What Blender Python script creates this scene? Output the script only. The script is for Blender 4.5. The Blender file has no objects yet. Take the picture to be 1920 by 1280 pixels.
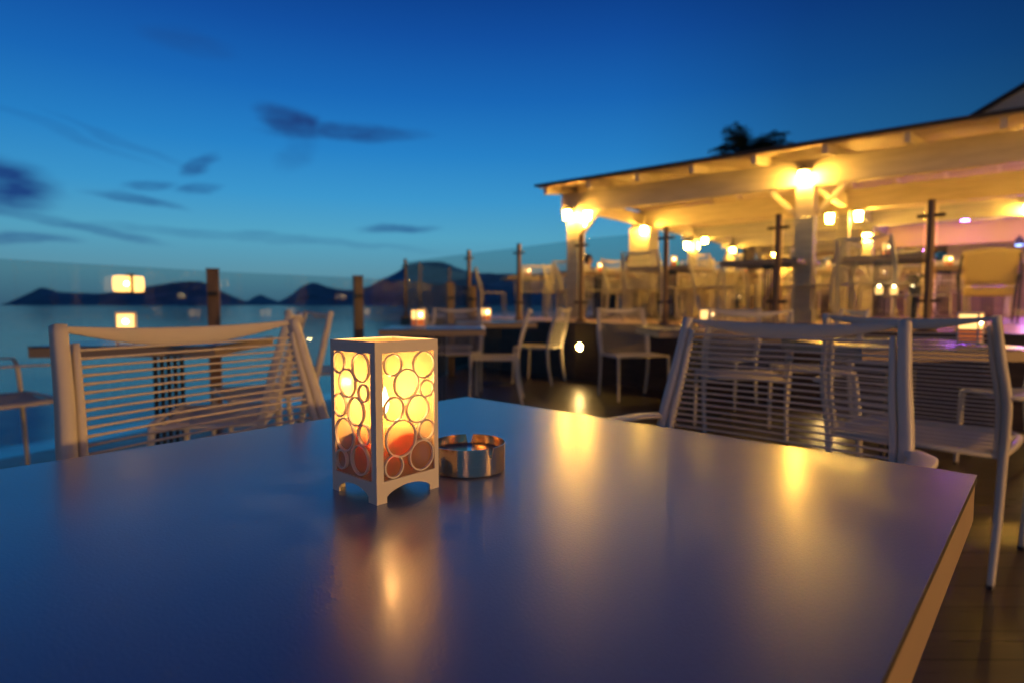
import bpy, bmesh, math, random
from mathutils import Vector, Matrix
R = math.radians
C = bpy.context.scene.collection
scene = bpy.context.scene
random.seed(7)

# ------------------------------------------------------------------ camera
CZ = 0.954
cam_d = bpy.data.cameras.new("camera")
cam = bpy.data.objects.new("camera", cam_d); C.objects.link(cam)
cam.location = (0, 0, CZ)
PITCH = math.atan(68 / 1105)
cam.rotation_euler = (math.pi / 2 - PITCH, 0, 0)
cam_d.sensor_width = 36; cam_d.lens = 36 * 1105 / 1920
cam_d.clip_start = 0.02; cam_d.clip_end = 200000
cam_d.dof.use_dof = True; cam_d.dof.focus_distance = 0.64; cam_d.dof.aperture_fstop = 4.0
scene.camera = cam
scene.render.resolution_x = 1024; scene.render.resolution_y = 682
scene.view_settings.view_transform = 'Standard'; scene.view_settings.look = 'None'
scene.view_settings.exposure = 0; scene.view_settings.gamma = 1
scene.cycles.use_denoising = True
scene.cycles.max_bounces = 8; scene.cycles.transparent_max_bounces = 24
scene.cycles.sample_clamp_indirect = 6; scene.cycles.caustics_refractive = False
scene.cycles.use_light_tree = True

def pdir(u, v):
    """world direction seen at photo pixel u,v (1920x1280)"""
    dx, dy, dz = u - 960, 1105.0, 640 - v
    c, s = math.cos(PITCH), math.sin(PITCH)
    return Vector((dx, dy * c + dz * s, -dy * s + dz * c)).normalized()

def lin(r, g, b):
    f = lambda c: (c / 255 / 12.92) if c / 255 <= .04045 else ((c / 255 + .055) / 1.055) ** 2.4
    return (f(r), f(g), f(b), 1)

# ------------------------------------------------------------------ world: blue-hour sky
W = bpy.data.worlds.new("World"); scene.world = W; W.use_nodes = True
nt = W.node_tree; N = nt.nodes; L = nt.links
bg = N['Background']; bg.inputs['Strength'].default_value = 1.0
tc = N.new('ShaderNodeTexCoord')
def wm(op, a, b=None, c=None, clamp=False):
    n = N.new('ShaderNodeMath'); n.operation = op; n.use_clamp = clamp
    for i, x in enumerate((a, b, c)):
        if x is None: continue
        if isinstance(x, (int, float)): n.inputs[i].default_value = x
        else: L.new(x, n.inputs[i])
    return n.outputs[0]
def wv(op, a, b=None):
    n = N.new('ShaderNodeVectorMath'); n.operation = op
    for i, x in enumerate((a, b)):
        if x is None: continue
        if isinstance(x, (tuple, Vector)): n.inputs[i].default_value = tuple(x)
        else: L.new(x, n.inputs[i])
    return n.outputs['Value'] if op in ('DOT_PRODUCT', 'LENGTH') else n.outputs['Vector']
D = tc.outputs['Generated']
D = wv('NORMALIZE', D)
sep = N.new('ShaderNodeSeparateXYZ'); L.new(D, sep.inputs[0])
ramp = N.new('ShaderNodeValToRGB'); L.new(wm('MAXIMUM', sep.outputs[2], 0.0), ramp.inputs[0])
cr = ramp.color_ramp; cr.interpolation = 'EASE'
stops = [(0.0, (70, 110, 136)), (0.05, (92, 146, 166)), (0.11, (84, 164, 196)), (0.17, (60, 151, 205)),
         (0.24, (39, 130, 200)), (0.32, (25, 104, 184)), (0.40, (18, 80, 162)), (0.47, (12, 60, 136)), (0.7, (9, 40, 96)), (1.0, (8, 33, 78))]
cr.elements[0].position = 0; cr.elements[0].color = lin(*stops[0][1])
cr.elements[1].position = 1; cr.elements[1].color = lin(*stops[-1][1])
for p_, c_ in stops[1:-1]:
    e = cr.elements.new(p_); e.color = lin(*c_)
cr.interpolation = 'LINEAR'
az = wv('DOT_PRODUCT', wv('NORMALIZE', wv('MULTIPLY', D, (1, 1, 0))), Vector((-.30, .954, 0)))
r2 = N.new('ShaderNodeValToRGB'); L.new(wm('MULTIPLY_ADD', az, .5, .5), r2.inputs[0])
c2 = r2.color_ramp; c2.elements[0].position = 0; c2.elements[0].color = (.62, .60, .60, 1)
c2.elements[1].position = 1; c2.elements[1].color = (1, 1, 1, 1)
for p_, c_ in ((.30, (.50, .47, .48, 1)), (.55, (.36, .31, .33, 1)), (.765, (.44, .34, .36, 1)), (.865, (.66, .56, .58, 1)), (.94, (.95, .92, .93, 1))):
    e = c2.elements.new(p_); e.color = c_
mixa = N.new('ShaderNodeMix'); mixa.data_type = 'RGBA'; mixa.blend_type = 'MULTIPLY'; mixa.inputs[0].default_value = 1
L.new(ramp.outputs[0], mixa.inputs[6]); L.new(r2.outputs[0], mixa.inputs[7])
col = mixa.outputs[2]
# thin dusk clouds, placed by world direction
noi = N.new('ShaderNodeTexNoise'); noi.inputs['Scale'].default_value = 9; noi.inputs['Detail'].default_value = 5
L.new(wv('MULTIPLY', D, (1, 1, 2.6)), noi.inputs['Vector'])
warp = wv('MULTIPLY', wv('SUBTRACT', noi.outputs['Color'], (.5, .5, .5)), (.06, .06, .025))
Dw = wv('ADD', D, warp)
noi2 = N.new('ShaderNodeTexNoise'); noi2.inputs['Scale'].default_value = 22; noi2.inputs['Detail'].default_value = 4
L.new(wv('MULTIPLY', D, (1, 1, 3)), noi2.inputs['Vector'])
total = None
for (u, v, hw, hh, tilt, a) in [(545, 230, 52, 22, -22, .95), (650, 249, 120, 15, 2, .75), (10, 345, 60, 36, -8, .9), (376, 309, 26, 13, 38, .6),
                                (280, 350, 40, 8, 8, .5), (375, 352, 34, 8, 12, .5), (255, 377, 62, 9, -6, .5), (60, 405, 100, 9, -9, .42),
                                (190, 432, 90, 9, -9, .42), (30, 446, 70, 9, 0, .5), (740, 428, 70, 9, 0, .6), (365, 82, 60, 18, -6, .28),
                                (110, 245, 130, 7, -14, .16), (240, 270, 100, 7, -16, .18), (480, 445, 300, 8, -2, .25), (560, 290, 40, 22, 40, .2)]:
    c0 = pdir(u, v)
    rt = Vector((c0.y, -c0.x, 0)).normalized(); up = rt.cross(c0).normalized()
    ta = R(tilt); ax = rt * math.cos(ta) + up * math.sin(ta); ay = -rt * math.sin(ta) + up * math.cos(ta)
    dd = wv('SUBTRACT', Dw, c0)
    x = wm('MULTIPLY', wv('DOT_PRODUCT', dd, ax), 1105 / hw); y = wm('MULTIPLY', wv('DOT_PRODUCT', dd, ay), 1105 / hh)
    r_ = wm('SQRT', wm('ADD', wm('MULTIPLY', x, x), wm('MULTIPLY', y, y)))
    mr = N.new('ShaderNodeMapRange'); mr.interpolation_type = 'SMOOTHSTEP'
    mr.inputs[1].default_value = .4; mr.inputs[2].default_value = 1.32; mr.inputs[3].default_value = a; mr.inputs[4].default_value = 0
    L.new(r_, mr.inputs[0])
    m_ = mr.outputs[0]
    total = m_ if total is None else wm('MAXIMUM', total, m_)
total = wm('MULTIPLY', total, wm('MULTIPLY_ADD', noi2.outputs['Fac'], 1.2, .35), clamp=True)
mixc = N.new('ShaderNodeMix'); mixc.data_type = 'RGBA'; L.new(total, mixc.inputs[0]); L.new(col, mixc.inputs[6]); mixc.inputs[7].default_value = lin(30, 68, 128)
L.new(mixc.outputs[2], bg.inputs['Color'])

# ------------------------------------------------------------------ materials
MATS = {}
def mat(name, col, rough=.5, metal=0, spec=.5, noise=None, bump=None, emit=None, es=0, trans=0, coat=0):
    m = bpy.data.materials.new(name); m.use_nodes = True; n = m.node_tree.nodes; l = m.node_tree.links
    b = n['Principled BSDF']; b.inputs['Base Color'].default_value = (*col, 1)
    b.inputs['Roughness'].default_value = rough; b.inputs['Metallic'].default_value = metal
    b.inputs['Specular IOR Level'].default_value = spec
    if coat: b.inputs['Coat Weight'].default_value = coat; b.inputs['Coat Roughness'].default_value = .22; b.inputs['Coat IOR'].default_value = 1.6
    if trans: b.inputs['Transmission Weight'].default_value = trans
    if emit: b.inputs['Emission Color'].default_value = (*emit, 1); b.inputs['Emission Strength'].default_value = es
    if noise:
        sc, amt, stretch = noise
        t = n.new('ShaderNodeTexCoord'); mp = n.new('ShaderNodeMapping'); mp.inputs['Scale'].default_value = stretch
        l.new(t.outputs['Object'], mp.inputs[0])
        no = n.new('ShaderNodeTexNoise'); no.inputs['Scale'].default_value = sc; no.inputs['Detail'].default_value = 6
        l.new(mp.outputs[0], no.inputs['Vector'])
        r = n.new('ShaderNodeValToRGB'); l.new(no.outputs['Fac'], r.inputs[0])
        r.color_ramp.elements[0].position = .3; r.color_ramp.elements[1].position = .7
        r.color_ramp.elements[0].color = (*[c * (1 - amt) for c in col], 1); r.color_ramp.elements[1].color = (*[min(1, c * (1 + amt)) for c in col], 1)
        l.new(r.outputs[0], b.inputs['Base Color'])
    if bump:
        sc, st = bump
        t2 = n.new('ShaderNodeTexCoord'); no2 = n.new('ShaderNodeTexNoise'); no2.inputs['Scale'].default_value = sc; no2.inputs['Detail'].default_value = 3
        l.new(t2.outputs['Object'], no2.inputs['Vector'])
        bp = n.new('ShaderNodeBump'); bp.inputs['Strength'].default_value = st; bp.inputs['Distance'].default_value = .002
        l.new(no2.outputs['Fac'], bp.inputs['Height']); l.new(bp.outputs[0], b.inputs['Normal'])
    MATS[name] = m
    return m
U1 = (1, 1, 1)
WARM = (1, .50, .13); GOLD = (1, .56, .13)
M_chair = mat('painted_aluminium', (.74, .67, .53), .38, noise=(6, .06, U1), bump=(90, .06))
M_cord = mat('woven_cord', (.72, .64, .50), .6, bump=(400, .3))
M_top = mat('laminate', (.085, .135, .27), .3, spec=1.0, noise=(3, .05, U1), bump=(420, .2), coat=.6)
_n = M_top.node_tree.nodes; _l = M_top.node_tree.links
_t = _n.new('ShaderNodeTexCoord'); _a = _n.new('ShaderNodeTexNoise'); _a.inputs['Scale'].default_value = 4; _a.inputs['Detail'].default_value = 4
_l.new(_t.outputs['Object'], _a.inputs['Vector'])
for _i, (_lo, _hi) in (('Roughness', (.27, .32)), ('Coat Roughness', (.19, .23))):
    _m = _n.new('ShaderNodeMapRange'); _m.inputs[1].default_value = .2; _m.inputs[2].default_value = .8; _m.inputs[3].default_value = _lo; _m.inputs[4].default_value = _hi
    _l.new(_a.outputs[0], _m.inputs[0]); _l.new(_m.outputs[0], _n['Principled BSDF'].inputs[_i])
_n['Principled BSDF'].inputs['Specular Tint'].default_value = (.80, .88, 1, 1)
M_edge = mat('laminate_edge', (.03, .018, .012), .5, noise=(40, .3, U1))
M_apron = mat('cream_apron', (.42, .30, .17), .5, noise=(5, .06, U1), bump=(120, .1))
M_black = mat('black_iron', (.02, .02, .022), .45, bump=(150, .2))
M_lantern = mat('white_lantern_metal', (.84, .75, .58), .42, bump=(200, .05))
M_steel = mat('brushed_steel', (.80, .62, .42), .17, metal=1, noise=(12, .06, (1, 1, 30)), bump=(300, .08))
M_post = mat('bronze_post', (.20, .12, .06), .42, noise=(8, .25, (4, 4, .6)), bump=(60, .2))
M_postu = mat('dark_bronze', (.16, .10, .06), .4, metal=.3, bump=(60, .15))
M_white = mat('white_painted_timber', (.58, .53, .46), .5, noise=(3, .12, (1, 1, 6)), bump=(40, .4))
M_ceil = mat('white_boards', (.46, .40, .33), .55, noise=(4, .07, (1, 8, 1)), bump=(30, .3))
M_roof = mat('dark_roofing', (.035, .035, .04), .8, bump=(20, .5))
M_fascia = mat('dark_fascia', (.05, .034, .024), .45, noise=(3, .3, (1, 1, 8)), bump=(30, .2))
M_fabric = mat('cream_fabric', (.85, .64, .22), .8, bump=(300, .4))
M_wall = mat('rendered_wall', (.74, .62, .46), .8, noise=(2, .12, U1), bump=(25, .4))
M_backwall = mat('brown_plaster', (.26, .19, .13), .8, noise=(2, .2, U1), bump=(25, .4))  # even, darker base colour so the chairs in front stand out
M_counter = mat('counter_panel', (.22, .14, .08), .5, noise=(5, .15, (1, 1, .3)), bump=(30, .3))
M_leaf = mat('dark_leaf', (.035, .06, .03), .6, noise=(3, .5, U1))
M_bark = mat('palm_bark', (.12, .09, .06), .9, noise=(10, .4, (1, 1, 5)), bump=(30, 1))
M_skin = mat('skin', (.45, .27, .19), .5, bump=(60, .1))
M_hair = mat('dark_hair', (.03, .018, .012), .6, bump=(80, .5))
M_red = mat('red_shirt', (.5, .06, .05), .8, bump=(60, .4))
M_navy = mat('navy_shirt', (.05, .06, .14), .8, bump=(60, .4))
M_trouser = mat('dark_trousers', (.05, .05, .06), .8, bump=(60, .4))
M_candle = mat('amber_wax', (1, .34, .09), .35, bump=(60, .3))
M_candle.node_tree.nodes['Principled BSDF'].inputs['Subsurface Weight'].default_value = 1
M_candle.node_tree.nodes['Principled BSDF'].inputs['Subsurface Radius'].default_value = (.06, .015, .005)
M_candle.node_tree.nodes['Principled BSDF'].inputs['Subsurface Scale'].default_value = 1
M_flame = mat('candle_flame', (1, .6, .2), .5, emit=(1, .62, .24), es=60)
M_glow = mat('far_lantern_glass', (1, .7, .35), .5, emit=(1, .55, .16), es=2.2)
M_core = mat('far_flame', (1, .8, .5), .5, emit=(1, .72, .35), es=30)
M_lowglass = mat('amber_glass', (.6, .14, .04), .3, emit=(1, .22, .05), es=.35)
M_lamp = mat('lamp_glass', (1, .8, .5), .4, emit=(1, .50, .065), es=350)
M_assumed_right = mat('assumed_right_glass', (1, .8, .5), .4, emit=(1, .49, .10), es=1500)  # for the assumed, unseen lamp post at the right
M_assumed_back = mat('assumed_back_glass', (1, .8, .5), .4, emit=(1, .45, .18), es=170)  # for the assumed, unseen lamp post behind the camera
M_step = mat('step_light_glass', (1, .8, .5), .4, emit=(1, .62, .2), es=260)
M_green = mat('green_indicator', (.02, .4, .05), .4, emit=(.01, .9, .06), es=1.6)
M_purple = mat('purple_lamp', (.6, .2, .9), .4, emit=(.42, .07, 1), es=330)
M_blue = mat('blue_lamp', (.3, .6, .9), .4, emit=(.25, .55, 1), es=4)
M_pot = mat('clay_pot', (.12, .10, .08), .7, bump=(40, .4))
M_fleaf = mat('herb_leaf', (.06, .10, .04), .6, noise=(8, .4, U1))
M_bottle = mat('bottle_glass', (.04, .10, .05), .1, spec=.8)

def glass_mat(name, tint, rough=.0, ior=1.5):
    m = bpy.data.materials.new(name); m.use_nodes = True; n = m.node_tree.nodes; l = m.node_tree.links
    n.remove(n['Principled BSDF'])
    t = n.new('ShaderNodeBsdfTransparent'); t.inputs[0].default_value = (*tint, 1)
    g = n.new('ShaderNodeBsdfGlossy'); g.inputs['Roughness'].default_value = rough
    f = n.new('ShaderNodeFresnel'); ge = n.new('ShaderNodeNewGeometry'); mi = n.new('ShaderNodeMapRange')
    mi.inputs[3].default_value = ior; mi.inputs[4].default_value = 1 / ior; l.new(ge.outputs['Backfacing'], mi.inputs[0]); l.new(mi.outputs[0], f.inputs[0])
    no = n.new('ShaderNodeTexNoise'); no.inputs['Scale'].default_value = 1.5
    bp = n.new('ShaderNodeBump'); bp.inputs['Strength'].default_value = .02; l.new(no.outputs[0], bp.inputs['Height']); l.new(bp.outputs[0], g.inputs['Normal'])
    mx = n.new('ShaderNodeMixShader'); l.new(f.outputs[0], mx.inputs[0]); l.new(t.outputs[0], mx.inputs[1]); l.new(g.outputs[0], mx.inputs[2])
    l.new(mx.outputs[0], n['Material Output'].inputs[0])
    return m
M_glass = glass_mat('railing_glass', (.83, .87, .87))
# frosted liner of the near lantern: translucent film with a faint sheen
M_liner = bpy.data.materials.new('frosted_film'); M_liner.use_nodes = True
n = M_liner.node_tree.nodes; l = M_liner.node_tree.links; n.remove(n['Principled BSDF'])
tl = n.new('ShaderNodeBsdfTranslucent'); tl.inputs[0].default_value = (.62, .46, .22, 1)
df = n.new('ShaderNodeBsdfDiffuse'); df.inputs[0].default_value = (.5, .42, .3, 1)
tr = n.new('ShaderNodeBsdfTransparent'); tr.inputs[0].default_value = (.95, .85, .75, 1)
gl = n.new('ShaderNodeBsdfGlossy'); gl.inputs['Roughness'].default_value = .12
m1 = n.new('ShaderNodeMixShader'); m1.inputs[0].default_value = .35; l.new(tl.outputs[0], m1.inputs[1]); l.new(df.outputs[0], m1.inputs[2])
m2 = n.new('ShaderNodeMixShader'); m2.inputs[0].default_value = .38; l.new(m1.outputs[0], m2.inputs[1]); l.new(tr.outputs[0], m2.inputs[2])
m3 = n.new('ShaderNodeMixShader'); fr = n.new('ShaderNodeFresnel'); ge = n.new('ShaderNodeNewGeometry'); mi = n.new('ShaderNodeMapRange'); mi.inputs[3].default_value = 1.5; mi.inputs[4].default_value = 1 / 1.5; l.new(ge.outputs['Backfacing'], mi.inputs[0]); l.new(mi.outputs[0], fr.inputs[0])
l.new(fr.outputs[0], m3.inputs[0]); l.new(m2.outputs[0], m3.inputs[1]); l.new(gl.outputs[0], m3.inputs[2]); l.new(m3.outputs[0], n['Material Output'].inputs[0])

def deck_mat():
    m = bpy.data.materials.new('timber_decking'); m.use_nodes = True; n = m.node_tree.nodes; l = m.node_tree.links
    b = n['Principled BSDF']; b.inputs['Roughness'].default_value = .3
    t = n.new('ShaderNodeTexCoord'); sp = n.new('ShaderNodeSeparateXYZ'); l.new(t.outputs['Object'], sp.inputs[0])
    def mm(op, a, b_=None):
        k = n.new('ShaderNodeMath'); k.operation = op
        for i, x in enumerate((a, b_)):
            if x is None: continue
            if isinstance(x, (int, float)): k.inputs[i].default_value = x
            else: l.new(x, k.inputs[i])
        return k.outputs[0]
    y = mm('MULTIPLY', sp.outputs[1], 1 / .14)
    fr_ = mm('FRACT', y); idx = mm('FLOOR', y)
    groove = mm('GREATER_THAN', fr_, .93)
    mp = n.new('ShaderNodeCombineXYZ'); l.new(mm('MULTIPLY', sp.outputs[0], .9), mp.inputs[0]); l.new(mm('MULTIPLY', y, 3), mp.inputs[1]); l.new(idx, mp.inputs[2])
    no = n.new('ShaderNodeTexNoise'); no.inputs['Scale'].default_value = 2.2; no.inputs['Detail'].default_value = 8; l.new(mp.outputs[0], no.inputs['Vector'])
    wn = n.new('ShaderNodeTexWhiteNoise'); wn.noise_dimensions = '1D'; l.new(idx, wn.inputs['W'])
    f = mm('ADD', mm('MULTIPLY', no.outputs[0], .7), mm('MULTIPLY', wn.outputs[0], .3))
    r = n.new('ShaderNodeValToRGB'); l.new(f, r.inputs[0]); r.color_ramp.elements[0].color = (.026, .018, .013, 1); r.color_ramp.elements[1].color = (.10, .07, .048, 1)
    r.color_ramp.elements[0].position = .25; r.color_ramp.elements[1].position = .8
    mx = n.new('ShaderNodeMix'); mx.data_type = 'RGBA'; l.new(groove, mx.inputs[0]); l.new(r.outputs[0], mx.inputs[6]); mx.inputs[7].default_value = (.004, .003, .002, 1)
    l.new(mx.outputs[2], b.inputs['Base Color'])
    h = mm('SUBTRACT', mm('MULTIPLY', no.outputs[0], .15), groove)
    bp = n.new('ShaderNodeBump'); bp.inputs['Strength'].default_value = .5; bp.inputs['Distance'].default_value = .006; l.new(h, bp.inputs['Height']); l.new(bp.outputs[0], b.inputs['Normal'])
    l.new(mm('ADD', mm('MULTIPLY', no.outputs[0], .3), .18), b.inputs['Roughness'])
    return m
M_deck = deck_mat()
M_pfloor = mat('pale_platform_floor', (.42, .29, .20), .4, noise=(2, .15, (1, 7, 1)), bump=(15, .3))
M_sea = mat('sea_water', (.02, .20, .38), .09, spec=.5)
b = M_sea.node_tree.nodes; ll = M_sea.node_tree.links
t_ = b.new('ShaderNodeTexCoord'); mp_ = b.new('ShaderNodeMapping'); mp_.inputs['Scale'].default_value = (.05, .15, .1)
no_ = b.new('ShaderNodeTexNoise'); no_.inputs['Detail'].default_value = 3; no_.inputs['Scale'].default_value = 1
ll.new(t_.outputs['Object'], mp_.inputs[0]); ll.new(mp_.outputs[0], no_.inputs['Vector'])
bp_ = b.new('ShaderNodeBump'); bp_.inputs['Strength'].default_value = .15; bp_.inputs['Distance'].default_value = .6
ll.new(no_.outputs[0], bp_.inputs['Height']); ll.new(bp_.outputs[0], b['Principled BSDF'].inputs['Normal'])
M_hill = mat('scrub_hillside', (.26, .36, .42), .9, noise=(.004, .35, U1))  # bluish, lifted base colour in place of air haze
M_hill2 = mat('far_hillside', (.36, .50, .52), .9, noise=(.003, .2, U1))  # paler copy for the far ridge, distance haze put into the colour
M_ground = mat('dry_ground', (.10, .08, .06), .9, noise=(.5, .3, U1))

# ------------------------------------------------------------------ mesh helpers
def obj(name, bm, m, parent=None, smooth=False, loc=None):
    bmesh.ops.recalc_face_normals(bm, faces=bm.faces)
    me = bpy.data.meshes.new(name); bm.to_mesh(me); bm.free()
    me.materials.append(m)
    if smooth:
        me.shade_smooth()
    o = bpy.data.objects.new(name, me); C.objects.link(o)
    if parent: o.parent = parent
    if loc: o.location = loc
    return o
def tag(o, label, cat, group=None):
    o['label'] = label; o['category'] = cat
    if group: o['group'] = group
    return o
def thing(name, label, cat, loc=(0, 0, 0), rz=0, group=None):
    o = bpy.data.objects.new(name, None); C.objects.link(o); o.empty_display_size = .1
    o.location = loc; o.rotation_euler = (0, 0, rz)
    return tag(o, label, cat, group)
def struct(o): o['kind'] = 'structure'; return o
def dup(root, loc, rz, label, group=None):
    r = root.copy(); C.objects.link(r); r.location = loc; r.rotation_euler = (0, 0, rz); r['label'] = label
    if group: r['group'] = group
    for ch in list(root.children):
        c = ch.copy(); C.objects.link(c); c.parent = r
        for g in list(ch.children):
            d = g.copy(); C.objects.link(d); d.parent = c
    return r
def box(bm, x0, x1, y0, y1, z0, z1, bevel=0, M=None):
    g = bmesh.ops.create_cube(bm, size=1)
    vs = g['verts']
    for v in vs:
        v.co = Vector(((x0 + x1) / 2 + v.co.x * (x1 - x0), (y0 + y1) / 2 + v.co.y * (y1 - y0), (z0 + z1) / 2 + v.co.z * (z1 - z0)))
    if bevel:
        es = list({e for v in vs for e in v.link_edges})
        r = bmesh.ops.bevel(bm, geom=es, offset=bevel, segments=2, profile=.6, affect='EDGES')
        vs = list({v for f in r['faces'] for v in f.verts} | {v for v in vs if v.is_valid})
    if M:
        for v in vs: v.co = M @ v.co
def cyl(bm, r1, r2, z0, z1, seg=20, M=None, cap=True):
    g = bmesh.ops.create_cone(bm, cap_ends=cap, segments=seg, radius1=r1, radius2=r2, depth=z1 - z0)
    T = Matrix.Translation((0, 0, (z0 + z1) / 2))
    for v in g['verts']: v.co = (M @ T @ v.co) if M else T @ v.co
def lathe(bm, prof, seg=24, M=None):
    rings = []
    for r, z in prof:
        ring = []
        for i in range(seg):
            a = 2 * math.pi * i / seg; co = Vector((r * math.cos(a), r * math.sin(a), z))
            ring.append(bm.verts.new(M @ co if M else co))
        rings.append(ring)
    for a, b_ in zip(rings, rings[1:]):
        for i in range(seg):
            bm.faces.new((a[i], a[(i + 1) % seg], b_[(i + 1) % seg], b_[i]))
    for ring in (rings[0], rings[-1]):
        try: bm.faces.new(ring)
        except ValueError: pass
def spline(pts, n=5):
    """Catmull-Rom through points (tuples of any length)"""
    P = [pts[0]] + list(pts) + [pts[-1]]; out = []
    for i in range(1, len(P) - 2):
        for k in range(n):
            t = k / n; o = []
            for a, b_, c, d in zip(P[i - 1], P[i], P[i + 1], P[i + 2]):
                o.append(.5 * (2 * b_ + (c - a) * t + (2 * a - 5 * b_ + 4 * c - d) * t * t + (3 * b_ - a - 3 * c + d) * t ** 3))
            out.append(tuple(o))
    out.append(tuple(pts[-1])); return out
def sweep(bm, pts, side, seg=8, sq=.6):
    """pts: (x,y,z,w,h) w along 'side', h along the normal; rounded-rectangle section"""
    side = Vector(side); rings = []
    n = len(pts)
    for i, p in enumerate(pts):
        a = Vector(pts[max(0, i - 1)][:3]); b_ = Vector(pts[min(n - 1, i + 1)][:3])
        t = (b_ - a).normalized(); s = (side - t * side.dot(t)).normalized(); u = t.cross(s)
        ring = []
        for k in range(seg):
            an = 2 * math.pi * (k + .5) / seg; cx, sy = math.cos(an), math.sin(an)
            x = math.copysign(abs(cx) ** sq, cx) * p[3] / 2; y = math.copysign(abs(sy) ** sq, sy) * p[4] / 2
            ring.append(bm.verts.new(Vector(p[:3]) + s * x + u * y))
        rings.append(ring)
    for a, b_ in zip(rings, rings[1:]):
        for k in range(seg):
            bm.faces.new((a[k], a[(k + 1) % seg], b_[(k + 1) % seg], b_[k]))
    bm.faces.new(rings[0]); bm.faces.new(rings[-1])
def tube(bm, pts, r, seg=6):
    d = Vector(pts[-1]) - Vector(pts[0]); s = Vector((0, 0, 1)) if abs(d.normalized().z) < .8 else Vector((1, 0, 0))
    sweep(bm, [(*p, 2 * r, 2 * r) for p in pts], s, seg, 1)

# ------------------------------------------------------------------ setting
DIRV = Vector((.42, .907, 0))
RAIL = [(-4.15, 1.42), (-3.32, 3.19), (-2.5, 4.95), (-1.6, 6.14), (-.84, 7.95), (-.62, 9.35)]
bm = bmesh.new()
outline = [(-9.0, -9), (-4.21, 1.40), (-3.38, 3.18), (-2.56, 4.98), (-1.67, 6.2), (-.9, 7.98), (-.66, 9.42), (9, 9.42), (9, -9)]
vs = [bm.verts.new((x, y, 0)) for x, y in outline]; bm.faces.new(vs)
g = bmesh.ops.extrude_face_region(bm, geom=list(bm.faces))
for v in g['geom']:
    if isinstance(v, bmesh.types.BMVert): v.co.z = -.25
struct(obj('deck', bm, M_deck))
bm = bmesh.new()
vs = [bm.verts.new(p) for p in ((-60000, -60000, -3.2), (60000, -60000, -3.2), (60000, 60000, -3.2), (-60000, 60000, -3.2))]; bm.faces.new(vs)
struct(obj('sea', bm, M_sea))
# land under the terraces, a rough bank rising from the water
bm = bmesh.new()
top = [(-8.5, -9.5), (-3.6, 2), (-1.4, 6.6), (-.4, 9.5), (-2.0, 11.6), (-1.0, 16), (2, 22), (12, 40), (60, 60), (60, -9.5)]
for k, (z, gr) in enumerate(((-.3, 0), (-1.6, .8), (-3.4, 2.2))): pass
rings = []
for z, gr in ((-.3, 0), (-1.6, .5), (-3.6, 1.6)):
    rings.append([bm.verts.new((x - gr + random.uniform(-.15, .15), y + gr * .4, z)) for x, y in top])
bm.faces.new(rings[0])
for a, b_ in zip(rings, rings[1:]):
    for i in range(len(top)):
        j = (i + 1) % len(top); bm.faces.new((a[i], a[j], b_[j], b_[i]))
struct(obj('ground', bm, M_ground))

def hills(prof, dist, m, depth):
    bm = bmesh.new(); pr = spline([(float(a), float(b_)) for a, b_ in prof], 8); rows = []
    rng = random.Random(len(prof))
    K = 12
    for (u, v) in pr:
        d = pdir(u, 572); x = d.x / d.y * dist; h = max(0, 572 - v) / 1105 * dist * 1.0
        row = []
        for k in range(K + 1):
            t = k / K
            s = math.sin(min(1, t * 1.5) * math.pi / 2) if t < .67 else math.cos((t - .67) / .33 * math.pi / 2)
            ridge = 1 - .18 * abs(math.sin(x / dist * 60 + k * .9)) * (1 if k not in (8,) else 0)
            hh = h * s * ridge * (1 + (rng.uniform(-.03, .03) if k != 8 else rng.uniform(-.012, .012)))
            yy = dist + (t - .67) * depth
            row.append(bm.verts.new((x * yy / dist, yy, -3.4 + hh * yy / dist)))
        rows.append(row)
    for a, b_ in zip(rows, rows[1:]):
        for k in range(K): bm.faces.new((a[k], a[k + 1], b_[k + 1], b_[k]))
    return struct(obj('hills', bm, m, smooth=True))
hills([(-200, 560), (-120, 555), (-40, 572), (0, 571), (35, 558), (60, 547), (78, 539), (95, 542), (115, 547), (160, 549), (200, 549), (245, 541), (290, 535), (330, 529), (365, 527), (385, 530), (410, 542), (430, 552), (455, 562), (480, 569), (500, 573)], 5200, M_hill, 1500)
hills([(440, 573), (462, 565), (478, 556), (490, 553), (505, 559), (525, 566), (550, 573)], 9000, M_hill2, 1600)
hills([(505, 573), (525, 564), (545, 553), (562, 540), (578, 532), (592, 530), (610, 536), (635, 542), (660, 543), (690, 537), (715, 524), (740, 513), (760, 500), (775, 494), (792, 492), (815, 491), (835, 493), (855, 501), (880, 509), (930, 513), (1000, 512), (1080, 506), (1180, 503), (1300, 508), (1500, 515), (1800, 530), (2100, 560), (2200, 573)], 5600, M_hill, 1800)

# upper platform
PL = [(-2.15, 11.4), (-.78, 9.53), (.02, 8.53), (.80, 7.45), (1.66, 6.62), (2.53, 5.74), (3.46, 4.94), (4.9, 3.6), (6.6, 2.0), (9.0, -.2), (11, -2.2)]
PZ = .734
bm = bmesh.new()
pts = PL + [(20, -2.2), (24, 30), (4, 24), (-1.2, 15.5)]
vs = [bm.verts.new((x, y, PZ)) for x, y in pts]; bm.faces.new(vs)
struct(obj('platform_floor', bm, M_pfloor))
bm = bmesh.new()
path = [(-1.2, 15.5)] + PL
for (a, b_) in zip(path, path[1:]):
    q = [bm.verts.new((a[0], a[1], -.4)), bm.verts.new((b_[0], b_[1], -.4)), bm.verts.new((b_[0], b_[1], PZ - .004)), bm.verts.new((a[0], a[1], PZ - .004))]
    bm.faces.new(q)
bmesh.ops.remove_doubles(bm, verts=bm.verts, dist=.001)
bmesh.ops.solidify(bm, geom=list(bm.faces), thickness=.05)
tag(obj('retaining_wall', bm, M_fascia), 'dark boarded wall facing the raised platform, two step lights set into it', 'wall')

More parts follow.
